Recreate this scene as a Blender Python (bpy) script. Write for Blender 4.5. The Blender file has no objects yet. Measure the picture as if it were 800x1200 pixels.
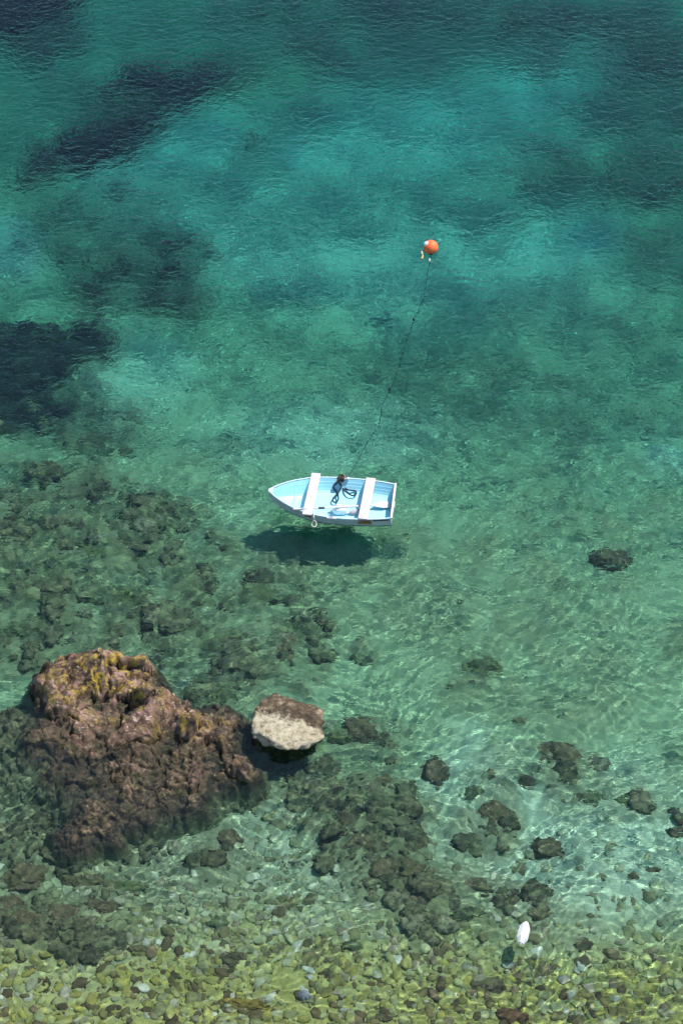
import bpy, bmesh, math, random
import numpy as np
from mathutils import Vector, Matrix
S = bpy.context.scene
C = S.collection
R = math.radians
rnd = random.Random(7)

# ------------------------------------------------------------------ camera, sky, sun, exposure
CAM_H, PITCH, FPX = 32.0, R(43.0), 2706.0            # metres above the sea, look-down angle, focal length in photo pixels
cam = bpy.data.cameras.new('camera')
camo = bpy.data.objects.new('camera', cam)
C.objects.link(camo)
cam.sensor_fit = 'VERTICAL'
cam.sensor_height = 36.0
cam.lens = 36.0 * FPX / 1200.0
cam.clip_end = 3000.0
camo.location = (0, 0, CAM_H)
camo.rotation_euler = (R(90) - PITCH, 0, 0)
S.camera = camo

SUN_AZ, SUN_EL = math.atan2(0.90, 0.43), R(62)       # to the right and a little away from the camera
world = bpy.data.worlds.new('World')
S.world = world
world.use_nodes = True
wn = world.node_tree
sky = wn.nodes.new('ShaderNodeTexSky')
sky.sky_type = 'NISHITA'
sky.sun_disc = False
sky.sun_elevation = SUN_EL
sky.sun_rotation = SUN_AZ
wn.links.new(sky.outputs[0], wn.nodes['Background'].inputs[0])
wn.nodes['Background'].inputs[1].default_value = 0.14
sl = bpy.data.lights.new('sun', 'SUN')
sl.energy = 4.8
sl.angle = R(0.5)
sl.color = (1.0, 0.96, 0.90)
sl.cycles.is_caustics_light = True                   # sunlight is focused by the ripples
so = bpy.data.objects.new('sun', sl)
C.objects.link(so)
sdir = Vector((math.sin(SUN_AZ) * math.cos(SUN_EL), math.cos(SUN_AZ) * math.cos(SUN_EL), math.sin(SUN_EL)))
so.rotation_euler = sdir.to_track_quat('Z', 'Y').to_euler()
so.location = sdir * 60
S.view_settings.view_transform = 'Standard'
S.view_settings.look = 'None'
S.view_settings.exposure = 0.50
S.view_settings.gamma = 1.0
S.cycles.use_denoising = True
S.cycles.max_bounces = 10
S.cycles.sample_clamp_indirect = 6.0
S.cycles.sample_clamp_direct = 12.0
S.cycles.blur_glossy = 0.0

# ------------------------------------------------------------------ numpy noise
_p = np.random.default_rng(11).permutation(256).astype(np.int32)
_perm = np.concatenate([_p, _p, _p])
_g3 = np.random.default_rng(5).normal(size=(256, 3))
_g3 /= np.linalg.norm(_g3, axis=1)[:, None]


def fade(t):
    return t * t * t * (t * (t * 6 - 15) + 10)


def noise2(x, y):
    xi = np.floor(x).astype(np.int64); yi = np.floor(y).astype(np.int64)
    xf = x - xi; yf = y - yi
    xi &= 255; yi &= 255
    u, v = fade(xf), fade(yf)
    def g(ix, iy, dx, dy):
        h = _perm[_perm[ix & 255] + (iy & 255)] * (2 * math.pi / 256)
        return np.cos(h) * dx + np.sin(h) * dy
    a = g(xi, yi, xf, yf); b = g(xi + 1, yi, xf - 1, yf)
    c = g(xi, yi + 1, xf, yf - 1); d = g(xi + 1, yi + 1, xf - 1, yf - 1)
    return 1.5 * ((a + u * (b - a)) * (1 - v) + (c + u * (d - c)) * v)


def fbm2(x, y, o=4, gain=0.5):
    s = 0; a = 1; n = 0
    for k in range(o):
        s = s + a * noise2(x * 2 ** k + 17.3 * k, y * 2 ** k - 9.1 * k); n += a; a *= gain
    return s / n


def noise3(p):
    i = np.floor(p).astype(np.int64); f = p - i; u = fade(f)
    def g(dx, dy, dz):
        h = _perm[_perm[_perm[(i[:, 0] + dx) & 255] + ((i[:, 1] + dy) & 255)] + ((i[:, 2] + dz) & 255)]
        return ((f - np.array([dx, dy, dz])) * _g3[h]).sum(1)
    L = lambda a, b, t: a + t * (b - a)
    return 1.5 * L(L(L(g(0, 0, 0), g(1, 0, 0), u[:, 0]), L(g(0, 1, 0), g(1, 1, 0), u[:, 0]), u[:, 1]),
                   L(L(g(0, 0, 1), g(1, 0, 1), u[:, 0]), L(g(0, 1, 1), g(1, 1, 1), u[:, 0]), u[:, 1]), u[:, 2])


def fbm3(p, o=4, gain=0.5):
    s = 0; a = 1; n = 0
    for k in range(o):
        s = s + a * noise3(p * 2 ** k + 13.7 * k); n += a; a *= gain
    return s / n


def cells2(x, y, seed=3):
    """distance to the nearest and second nearest of one random point per unit cell, and the nearest one's number"""
    xi = np.floor(x).astype(np.int64); yi = np.floor(y).astype(np.int64)
    d1 = np.full(x.shape, 9.0); d2 = np.full(x.shape, 9.0); idn = np.zeros(x.shape)
    for dx in (-1, 0, 1):
        for dy in (-1, 0, 1):
            cx, cy = xi + dx, yi + dy
            h = _perm[_perm[(cx + seed) & 255] + (cy & 255)]
            h2 = _perm[h + 57]
            d = np.hypot(cx + h / 256 - x, cy + h2 / 256 - y)
            near = d < d1
            d2 = np.where(near, d1, np.minimum(d2, d)); idn = np.where(near, h, idn); d1 = np.where(near, d, d1)
    return d1, d2, idn / 256


def facets2(x, y, seed=3, tilt=1.0):
    """broken blocks: every cell is a tilted plane; returns height and distance to the joint"""
    xi = np.floor(x).astype(np.int64); yi = np.floor(y).astype(np.int64)
    d1 = np.full(x.shape, 9.0); d2 = np.full(x.shape, 9.0); hh = np.zeros(x.shape)
    for dx in (-1, 0, 1):
        for dy in (-1, 0, 1):
            cx, cy = xi + dx, yi + dy
            h = _perm[_perm[(cx + seed) & 255] + (cy & 255)]
            h2 = _perm[h + 57]; h3 = _perm[h2 + 91]; h4 = _perm[h3 + 33]
            ex, ey = x - cx - h / 256, y - cy - h2 / 256
            d = np.hypot(ex, ey)
            pl = (h3 / 256 - .5) + tilt * ((h4 / 128 - 1) * ex + (_perm[h4 + 5] / 128 - 1) * ey)
            near = d < d1
            d2 = np.where(near, d1, np.minimum(d2, d)); hh = np.where(near, pl, hh); d1 = np.where(near, d, d1)
    return hh, d2 - d1


def sstep(a, b, x):
    t = np.clip((x - a) / (b - a), 0, 1)
    return t * t * (3 - 2 * t)


# ------------------------------------------------------------------ from the photograph to places
FW = Vector((0, math.cos(PITCH), -math.sin(PITCH)))
UP = Vector((0, math.sin(PITCH), math.cos(PITCH)))
DEPTH_Y = [18, 22, 25, 28, 31, 34, 38, 43, 48, 54, 62, 100, 400, 700]
DEPTH_D = [.24, .42, .74, 1.0, 1.12, 1.30, 2.05, 2.9, 3.7, 4.7, 5.8, 9.0, 28, 34]


def depth(x, y):
    return np.interp(y + 0.15 * np.clip(x, -30, 30), DEPTH_Y, DEPTH_D)


def ray(px, py):
    return (FW + Vector((1, 0, 0)) * ((px - 400) / FPX) + UP * ((600 - py) / FPX)).normalized()


def at(px, py, z=0.0):
    """the place at height z above the water that the photo shows at (px, py)"""
    d = ray(px, py)
    return Vector((0, 0, CAM_H)) + d * ((z - CAM_H) / d.z)


def under(px, py, up=0.0):
    """the place on the sea bed (up = metres above it) seen through the water at (px, py)"""
    d = ray(px, py); p = at(px, py)
    h = Vector((d.x, d.y, 0)) / 1.333
    r = Vector((h.x, h.y, -math.sqrt(1 - h.length_squared)))
    for _ in range(12):
        q = at(px, py) + r * ((p_depth(p) - up) / -r.z)
        p = q
    return p


def p_depth(p):
    return float(depth(p.x, p.y))


def ppm(px, py):
    return FPX / (at(px, py) - Vector((0, 0, CAM_H))).length


# ------------------------------------------------------------------ helpers
def tag(o, label=None, cat=None, group=None, kind=None):
    for k, v in (('label', label), ('category', cat), ('group', group), ('kind', kind)):
        if v:
            o[k] = v
    return o


def link(name, me, mat=None, parent=None, smooth=True):
    o = bpy.data.objects.new(name, me)
    C.objects.link(o)
    if mat and not me.materials:
        me.materials.append(mat)
    if parent:
        o.parent = parent
    if smooth:
        me.polygons.foreach_set('use_smooth', [True] * len(me.polygons))
    return o


def empty(name, loc=(0, 0, 0), rz=0.0):
    o = bpy.data.objects.new(name, None)
    C.objects.link(o)
    o.location = loc
    o.rotation_euler = (0, 0, rz)
    o.empty_display_size = 0.2
    return o


def grid_mesh(name, X, Y, Z):
    n, m = X.shape
    v = np.stack([X, Y, Z], -1).reshape(-1, 3).astype(np.float32)
    i = np.arange(n * m).reshape(n, m)
    q = np.stack([i[:-1, :-1], i[:-1, 1:], i[1:, 1:], i[1:, :-1]], -1).reshape(-1, 4).astype(np.int32)
    return raw_mesh(name, v, q)


def raw_mesh(name, v, f):
    k = f.shape[1]
    me = bpy.data.meshes.new(name)
    me.vertices.add(len(v)); me.vertices.foreach_set('co', np.ascontiguousarray(v, np.float32).ravel())
    me.loops.add(f.size); me.loops.foreach_set('vertex_index', np.ascontiguousarray(f, np.int32).ravel())
    me.polygons.add(len(f)); me.polygons.foreach_set('loop_start', np.arange(0, f.size, k, dtype=np.int32))
    me.polygons.foreach_set('loop_total', np.full(len(f), k, np.int32))
    me.update(calc_edges=True)
    me.validate()
    return me


def fattr(me, name, val):
    a = me.attributes.new(name, 'FLOAT', 'POINT')
    a.data.foreach_set('value', np.ascontiguousarray(val, np.float32).ravel())


def ico(sub):
    bm = bmesh.new()
    bmesh.ops.create_icosphere(bm, subdivisions=sub, radius=1)
    v = np.array([x.co[:] for x in bm.verts]); f = np.array([[a.index for a in p.verts] for p in bm.faces])
    bm.free()
    return v, f


ICO = {k: ico(k) for k in (2, 3, 4, 5)}


def tube_mesh(name, pts, rad, seg=8, closed=False):
    """a round rope or rod along a smooth path; rad is one number or one per point"""
    P = [Vector(p) for p in pts]
    n = len(P)
    rads = [rad] * n if not hasattr(rad, '__len__') else list(rad)
    bm = bmesh.new()
    rings = []
    prev = None
    for i in range(n):
        if closed:
            t = (P[(i + 1) % n] - P[i - 1]).normalized()
        else:
            t = (P[min(i + 1, n - 1)] - P[max(i - 1, 0)]).normalized()
        a = prev - t * prev.dot(t) if prev else t.orthogonal()
        if a.length < 1e-5:
            a = t.orthogonal()
        a.normalize(); prev = a
        b = t.cross(a)
        rings.append([bm.verts.new(P[i] + (a * math.cos(2 * math.pi * k / seg) + b * math.sin(2 * math.pi * k / seg)) * rads[i]) for k in range(seg)])
    for i in range(n if closed else n - 1):
        A, B = rings[i], rings[(i + 1) % n]
        for k in range(seg):
            bm.faces.new((A[k], A[(k + 1) % seg], B[(k + 1) % seg], B[k]))
    if not closed:
        bm.faces.new(rings[0][::-1]); bm.faces.new(rings[-1])
    bmesh.ops.recalc_face_normals(bm, faces=bm.faces)
    me = bpy.data.meshes.new(name)
    bm.to_mesh(me); bm.free()
    return me


def smooth_path(pts, n=6):
    """Catmull-Rom through the points"""
    P = [Vector(p) for p in pts]
    P = [P[0] * 2 - P[1]] + P + [P[-1] * 2 - P[-2]]
    out = []
    for i in range(1, len(P) - 2):
        for k in range(n):
            t = k / n
            a, b, c, d = P[i - 1:i + 3]
            out.append(0.5 * ((2 * b) + (c - a) * t + (2 * a - 5 * b + 4 * c - d) * t * t + (3 * b - a - 3 * c + d) * t ** 3))
    out.append(P[-2].copy())
    return out


def box_mesh(name, sx, sy, sz, bev=0.006, seg=2, jitter=0.0):
    bm = bmesh.new()
    bmesh.ops.create_cube(bm, size=1)
    bmesh.ops.scale(bm, vec=(sx, sy, sz), verts=bm.verts)
    if bev:
        bmesh.ops.bevel(bm, geom=list(bm.edges), offset=bev, segments=seg, affect='EDGES', profile=0.5)
    me = bpy.data.meshes.new(name)
    bm.to_mesh(me); bm.free()
    return me


class N:
    """small helper to write node trees"""
    def __init__(s, name):
        s.m = bpy.data.materials.new(name); s.m.use_nodes = True
        s.t = s.m.node_tree; s.b = s.t.nodes['Principled BSDF']; s.out = s.t.nodes['Material Output']
    def n(s, typ, **kw):
        o = s.t.nodes.new(typ)
        for k, v in kw.items():
            setattr(o, k, v)
        return o
    def lk(s, a, b):
        s.t.links.new(a, b)
    def put(s, inp, v):
        if isinstance(v, (int, float)):
            inp.default_value = v
        elif isinstance(v, tuple):
            inp.default_value = (*v, 1) if len(v) == 3 and inp.type == 'RGBA' else v
        else:
            s.lk(v, inp)
    def coord(s, which='Object'):
        return s.n('ShaderNodeTexCoord').outputs[which]
    def pos(s):
        return s.n('ShaderNodeNewGeometry').outputs['Position']
    def noise(s, vec, scale, detail=4, rough=.55, dist=0.0, col=False):
        o = s.n('ShaderNodeTexNoise'); s.lk(vec, o.inputs['Vector'])
        o.inputs['Scale'].default_value = scale; o.inputs['Detail'].default_value = detail
        o.inputs['Roughness'].default_value = rough; o.inputs['Distortion'].default_value = dist
        return o.outputs[1 if col else 0]
    def voro(s, vec, scale, feature='F1', out=0, rand=1.0):
        o = s.n('ShaderNodeTexVoronoi', feature=feature); s.lk(vec, o.inputs['Vector']); o.inputs['Scale'].default_value = scale
        o.inputs['Randomness'].default_value = rand
        return o.outputs[out]
    def ramp(s, fac, stops):
        o = s.n('ShaderNodeValToRGB'); s.put(o.inputs[0], fac)
        e = o.color_ramp.elements
        while len(e) < len(stops):
            e.new(0.5)
        for k, (p, c) in enumerate(stops):
            e[k].position = p; e[k].color = (*c, 1) if hasattr(c, '__len__') else (c, c, c, 1)
        return o.outputs[0]
    def mix(s, fac, a, b, mode='MIX'):
        o = s.n('ShaderNodeMix', data_type='RGBA', blend_type=mode)
        s.put(o.inputs[0], fac); s.put(o.inputs[6], a); s.put(o.inputs[7], b)
        return o.outputs[2]
    def math(s, op, a, b=0.0, c=0.0, clamp=False):
        o = s.n('ShaderNodeMath', operation=op, use_clamp=clamp); s.put(o.inputs[0], a); s.put(o.inputs[1], b); s.put(o.inputs[2], c)
        return o.outputs[0]
    def attr(s, name):
        return s.n('ShaderNodeAttribute', attribute_name=name).outputs['Fac']
    def sep(s, v):
        o = s.n('ShaderNodeSeparateXYZ'); s.lk(v, o.inputs[0]); return o.outputs
    def bump(s, h, strength=.5, dist=.02):
        o = s.n('ShaderNodeBump'); s.lk(h, o.inputs['Height']); o.inputs['Strength'].default_value = strength
        o.inputs['Distance'].default_value = dist; s.lk(o.outputs[0], s.b.inputs['Normal'])
    def fin(s, col=None, rough=.7, spec=.3):
        if col is not None:
            s.put(s.b.inputs['Base Color'], col)
        s.put(s.b.inputs['Roughness'], rough); s.put(s.b.inputs['Specular IOR Level'], spec)
        return s.m


# ------------------------------------------------------------------ materials
def m_water():
    k = N('sea_surface'); k.t.nodes.remove(k.b)
    g = k.n('ShaderNodeBsdfGlass'); g.inputs['IOR'].default_value = 1.333; g.inputs['Roughness'].default_value = 0.0
    mp = k.n('ShaderNodeMapping'); k.lk(k.pos(), mp.inputs['Vector']); mp.inputs['Scale'].default_value = (1, 1.4, 1); mp.inputs['Rotation'].default_value = (0, 0, .12)
    h = k.noise(mp.outputs[0], 4.5, 2, .5, .9)
    y = k.sep(k.pos())[1]
    h = k.math('MULTIPLY', h, k.math('MULTIPLY_ADD', y, .035, -.45, clamp=True))
    bp = k.n('ShaderNodeBump'); k.lk(h, bp.inputs['Height']); bp.inputs['Strength'].default_value = 1.0; bp.inputs['Distance'].default_value = .034
    k.lk(bp.outputs[0], g.inputs['Normal'])
    k.lk(g.outputs[0], k.out.inputs[0])
    return k.m


def m_water_body():
    k = N('sea_water_tint'); k.t.nodes.remove(k.b)
    v = k.n('ShaderNodeVolumeAbsorption'); v.inputs['Color'].default_value = (.515, .921, .944, 1); v.inputs['Density'].default_value = 1.0
    k.lk(v.outputs[0], k.out.inputs['Volume'])
    return k.m


def m_bed():
    k = N('sea_bed_sand_weed_stone')
    p = k.pos()
    weed_shadow, stone, olive, pale = k.attr('weed'), k.attr('stone'), k.attr('olive'), k.attr('pale')
    fine = k.noise(p, 9, 5, .65)
    mid = k.noise(p, 1.6, 4, .6)
    sand = k.mix(k.ramp(mid, [(.3, 0), (.7, 1)]), (.20, .245, .13), (.315, .355, .205))
    sand = k.mix(k.ramp(fine, [(.35, 0), (.75, .55)]), sand, (.24, .25, .15))
    sand = k.mix(k.math('MULTIPLY', pale, .85), sand, (.58, .60, .46))
    # scattered dark tufts and shell grit on the sand
    tuft = k.ramp(k.noise(p, 3.2, 5, .7), [(.56, 0), (.66, 1)])
    sand = k.mix(k.math('MULTIPLY', tuft, .32), sand, (.12, .135, .07))
    v = k.voro(p, 5.5, 'F1', 1)
    cob = k.mix(.5, k.mix(k.sep(v)[0], (.10, .105, .05), (.42, .40, .24)), sand)
    cob = k.mix(k.ramp(k.voro(p, 5.5, 'DISTANCE_TO_EDGE', 0), [(.0, .75), (.12, 0)]), cob, (.06, .06, .035))
    cob = k.mix(k.math('MULTIPLY', olive, .75), cob, k.mix(k.sep(v)[1], (.26, .22, .05), (.40, .36, .10)))
    col = k.mix(stone, sand, cob)
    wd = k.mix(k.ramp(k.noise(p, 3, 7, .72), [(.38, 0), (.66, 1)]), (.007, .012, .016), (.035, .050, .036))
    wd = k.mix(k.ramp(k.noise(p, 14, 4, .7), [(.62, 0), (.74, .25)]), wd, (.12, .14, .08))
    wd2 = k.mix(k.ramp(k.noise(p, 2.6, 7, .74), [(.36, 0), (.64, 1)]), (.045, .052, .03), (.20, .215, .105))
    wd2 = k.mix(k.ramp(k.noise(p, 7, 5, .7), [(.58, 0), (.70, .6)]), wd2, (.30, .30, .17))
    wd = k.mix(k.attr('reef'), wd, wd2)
    col = k.mix(weed_shadow, col, wd)
    k.bump(k.noise(p, 12, 6, .65), .6, .05)
    return k.fin(col, 1.0, 0.0)


def rock_base(name, dark, mid, light, scale=1.0, algae=None, isl=False):
    k = N(name)
    p = k.coord() if not isl else k.pos()
    oi = k.n('ShaderNodeObjectInfo')
    add = k.n('ShaderNodeVectorMath', operation='ADD'); k.lk(p, add.inputs[0])
    rv = k.math('MULTIPLY', oi.outputs['Random'], 37.0)
    cmb = k.n('ShaderNodeCombineXYZ')
    for i in range(3):
        k.lk(rv, cmb.inputs[i])
    k.lk(cmb.outputs[0], add.inputs[1])
    p = add.outputs[0]
    col = k.mix(k.ramp(k.noise(p, 3.0 * scale, 6, .7), [(.36, 0), (.60, 1)]), dark, mid)
    col = k.mix(k.ramp(k.noise(p, 8 * scale, 5, .7), [(.56, 0), (.68, .8)]), col, light)
    col = k.mix(k.ramp(k.noise(p, 22 * scale, 4, .7), [(.52, 0), (.66, .8)]), col, dark)
    if algae:
        col = k.mix(k.ramp(k.noise(p, 2.2 * scale, 5, .7), [(.48, 0), (.6, .75)]), col, algae)
    return k, p, col, oi


def m_boulder():
    k, p, col, oi = rock_base('submerged_rock', (.038, .034, .022), (.155, .122, .070), (.38, .33, .20), 1.3, (.11, .115, .05))
    col = k.mix(k.math('MULTIPLY', oi.outputs['Random'], .35), col, (.14, .11, .06))
    k.bump(k.noise(p, 14, 6, .7), .8, .05)
    return k.fin(col, 1.0, 0.0)


def m_algae_boulder():
    k, p, col, oi = rock_base('algae_covered_rock', (.055, .065, .036), (.17, .19, .095), (.33, .34, .20), 1.0, (.13, .15, .055))
    k.bump(k.noise(p, 12, 6, .7), .9, .06)
    return k.fin(col, 1.0, 0.0)


def m_cobble():
    k = N('cobble_stone')
    p = k.pos()
    g = k.n('ShaderNodeNewGeometry').outputs['Random Per Island']
    oi = k.n('ShaderNodeObjectInfo').outputs['Random']
    r = k.math('FRACT', k.math('ADD', g, oi))
    r2 = k.math('FRACT', k.math('MULTIPLY', r, 17.31))
    olive = k.ramp(r, [(0, (.06, .042, .022)), (.10, (.09, .06, .03)), (.22, (.20, .165, .06)), (.42, (.38, .33, .075)), (.55, (.27, .28, .14)), (.70, (.46, .42, .13)), (.80, (.36, .36, .23)), (.90, (.17, .10, .055)), (1, (.58, .56, .44))])
    grey = k.ramp(r, [(0, (.12, .125, .07)), (.25, (.26, .28, .15)), (.5, (.37, .39, .25)), (.8, (.52, .52, .38)), (.93, (.20, .17, .09)), (1, (.58, .57, .45))])
    y = k.sep(p)[1]
    x = k.sep(p)[0]
    edge = k.math('ADD', y, k.math('MULTIPLY', k.noise(p, .7, 3), 2.4))
    col = k.mix(k.ramp(k.math('MULTIPLY_ADD', edge, .25, -5.9), [(.2, 0), (.75, 1)]), olive, grey)
    col = k.mix(k.ramp(k.noise(p, 20, 4, .7), [(.5, 0), (.7, .5)]), col, (.10, .10, .05))
    col = k.mix(k.math('MULTIPLY', r2, .3), col, (.10, .09, .045))
    col = k.mix(k.ramp(k.noise(p, 1.5, 5, .7), [(.48, 0), (.62, .7)]), col, (.105, .088, .036))
    k.bump(k.noise(p, 25, 4, .7), .4, .02)
    return k.fin(col, 1.0, 0.0)


def m_rubble():
    k = N('weedy_rubble')
    p = k.pos()
    r = k.n('ShaderNodeNewGeometry').outputs['Random Per Island']
    col = k.ramp(r, [(0, (.05, .046, .028)), (.3, (.11, .10, .055)), (.55, (.18, .16, .085)), (.75, (.13, .15, .07)), (.88, (.26, .225, .13)), (1, (.40, .37, .25))])
    wd = k.mix(k.ramp(k.noise(p, 3, 7, .72), [(.38, 0), (.66, 1)]), (.05, .055, .032), (.20, .21, .105))
    col = k.mix(.55, col, wd)
    col = k.mix(k.ramp(k.noise(p, 13, 4, .7), [(.60, 0), (.70, .7)]), col, (.34, .32, .20))
    col = k.mix(k.ramp(k.noise(p, 9, 5, .7), [(.45, 0), (.62, .8)]), col, (.025, .027, .018))
    k.bump(k.noise(p, 25, 4, .7), .6, .03)
    return k.fin(col, 1.0, 0.0)


def m_big_rock():
    k = N('emergent_rock')
    p = k.coord()
    lich, wet = k.attr('lichen'), k.attr('wet')
    hue = k.noise(p, 1.3, 5, .65)
    col = k.ramp(hue, [(.30, (.06, .042, .032)), (.44, (.19, .115, .085)), (.56, (.33, .205, .165)), (.70, (.21, .145, .10))])
    col = k.mix(k.ramp(k.noise(p, 2.4, 6, .75), [(.47, 0), (.57, .85)]), col, (.15, .098, .048))
    col = k.mix(k.ramp(k.noise(p, 3.4, 6, .8), [(.56, 0), (.64, .8)]), col, (.22, .085, .045))
    col = k.mix(k.ramp(k.noise(p, 4.5, 6, .75), [(.50, 0), (.60, .9)]), col, (.045, .036, .028))
    col = k.mix(k.ramp(k.noise(p, 9, 5, .7), [(.57, 0), (.63, .9)]), col, (.52, .43, .35))
    col = k.mix(k.ramp(k.noise(p, 1.7, 5, .7), [(.46, 0), (.58, .8)]), col, (.038, .03, .023))
    wv = k.n('ShaderNodeVectorMath', operation='MULTIPLY_ADD'); k.lk(k.noise(p, 2.2, 4, .6, 0, True), wv.inputs[0]); wv.inputs[1].default_value = (.5, .5, .5); k.lk(p, wv.inputs[2])
    crack = k.ramp(k.voro(wv.outputs[0], 1.5, 'DISTANCE_TO_EDGE', 0), [(0, .95), (.05, 0)])
    col = k.mix(crack, col, (.03, .025, .02))
    lm = k.math('MULTIPLY', lich, k.ramp(k.noise(p, 4.2, 6, .75), [(.50, 0), (.545, 1)]))
    col = k.mix(lm, col, k.mix(k.noise(p, 18, 3), (.20, .15, .03), (.50, .36, .05)))
    # weed covered zone at and under the waterline
    wz = k.ramp(k.noise(p, 5, 6, .75), [(.35, (.022, .020, .013)), (.50, (.105, .072, .042)), (.64, (.20, .148, .085)), (.8, (.32, .28, .18))])
    wz = k.mix(k.ramp(k.noise(p, 13, 4, .7), [(.62, 0), (.70, .85)]), wz, (.48, .44, .33))
    wz = k.mix(k.ramp(k.noise(p, 3, 4, .7), [(.52, 0), (.62, .8)]), wz, (.08, .085, .03))
    wz = k.mix(k.ramp(k.noise(p, 19, 4, .7), [(.50, 0), (.62, .75)]), wz, (.03, .026, .02))
    wz = k.mix(k.ramp(k.noise(p, 1.5, 5, .7), [(.44, 0), (.60, .8)]), wz, (.028, .026, .016))
    dz = k.mix(k.ramp(k.noise(p, 3.2, 7, .72), [(.38, 0), (.62, 1)]), (.05, .055, .03), (.23, .235, .12))
    wz = k.mix(k.attr('deep'), wz, dz)
    col = k.mix(wet, col, wz)
    k.bump(k.noise(p, 16, 7, .72), .9, .05)
    return k.fin(col, k.math('MULTIPLY_ADD', wet, -.35, .85), .25)


def m_pale_rock():
    k = N('pale_topped_rock')
    p = k.coord()
    s = k.attr('pale')
    brown = k.ramp(k.noise(p, 5, 6, .75), [(.38, (.030, .023, .016)), (.52, (.10, .072, .045)), (.65, (.28, .22, .15)), (.78, (.48, .42, .32))])
    brown = k.mix(k.ramp(k.noise(p, 13, 4, .7), [(.54, 0), (.64, .8)]), brown, (.03, .025, .018))
    cream = k.ramp(k.noise(p, 7, 6, .7), [(.34, (.14, .115, .07)), (.47, (.33, .29, .20)), (.68, (.48, .43, .32))])
    col = k.mix(k.ramp(k.math('ADD', s, k.math('MULTIPLY', k.noise(p, 2.6, 7, .8), 1.35)), [(.84, 0), (.98, 1)]), brown, cream)
    col = k.mix(k.ramp(k.noise(p, 11, 5, .75), [(.57, 0), (.66, .85)]), col, (.10, .08, .05))
    col = k.mix(k.attr('wet'), col, k.mix(k.ramp(k.noise(p, 6, 6, .75), [(.45, 0), (.62, 1)]), (.03, .03, .02), (.12, .115, .06)))
    k.bump(k.noise(p, 18, 6, .7), .9, .04)
    return k.fin(col, .85, .2)


def m_paint(name, col, worn, amt=.4, scale=6, rough=.45, dirt=None, slime=False):
    k = N(name)
    p = k.coord()
    c = k.mix(k.ramp(k.noise(p, scale, 6, .7), [(.45, 0), (.75, amt)]), col, worn)
    st = k.n('ShaderNodeMapping'); k.lk(p, st.inputs['Vector']); st.inputs['Scale'].default_value = (1.2, 14, 14)
    c = k.mix(k.ramp(k.noise(st.outputs[0], 4, 4, .7), [(.55, 0), (.8, amt * .7)]), c, worn)
    if dirt:
        c = k.mix(k.ramp(k.noise(p, scale * 2.6, 5, .75), [(.60, 0), (.70, .7)]), c, dirt)
    if slime:
        zz = k.math('MULTIPLY_ADD', k.noise(p, 7, 5, .7), -.10, k.sep(p)[2])
        c = k.mix(k.ramp(k.math('MULTIPLY_ADD', zz, 6.0, .5), [(.30, .85), (.62, 0)]), c, (.085, .085, .045))
    k.bump(k.noise(p, 40, 4, .6), .15, .004)
    return k.fin(c, rough, .4)


def m_plain(name, col, var, scale=20, rough=.6, spec=.3):
    k = N(name)
    c = k.mix(k.ramp(k.noise(k.coord(), scale, 5, .7), [(.4, 0), (.65, 1)]), col, var)
    k.bump(k.noise(k.coord(), scale * 3, 3), .2, .004)
    return k.fin(c, rough, spec)


def m_buoy():
    k = N('faded_orange_plastic')
    p = k.coord(); z = k.sep(p)[2]
    c = k.mix(k.ramp(k.noise(p, 6, 5, .7), [(.4, 0), (.7, 1)]), (.78, .125, .03), (.80, .21, .085))
    c = k.mix(k.ramp(k.noise(p, 22, 4, .7), [(.58, 0), (.68, .6)]), c, (.50, .10, .04))
    st = k.math('MULTIPLY_ADD', k.noise(p, 14, 4, .7), .10, z)
    c = k.mix(k.ramp(k.math('MULTIPLY_ADD', st, 5.0, .0), [(.18, .9), (.45, 0)]), c, (.10, .075, .03))
    k.bump(k.noise(p, 30, 3), .25, .004)
    return k.fin(c, .5, .35)


def m_rope(name, a, b):
    k = N(name)
    w = k.n('ShaderNodeTexWave'); k.lk(k.coord(), w.inputs['Vector']); w.inputs['Scale'].default_value = 18
    w.inputs['Distortion'].default_value = 3
    c = k.mix(w.outputs['Fac'], a, b)
    k.bump(w.outputs['Fac'], .6, .004)
    return k.fin(c, .8, .2)


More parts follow.
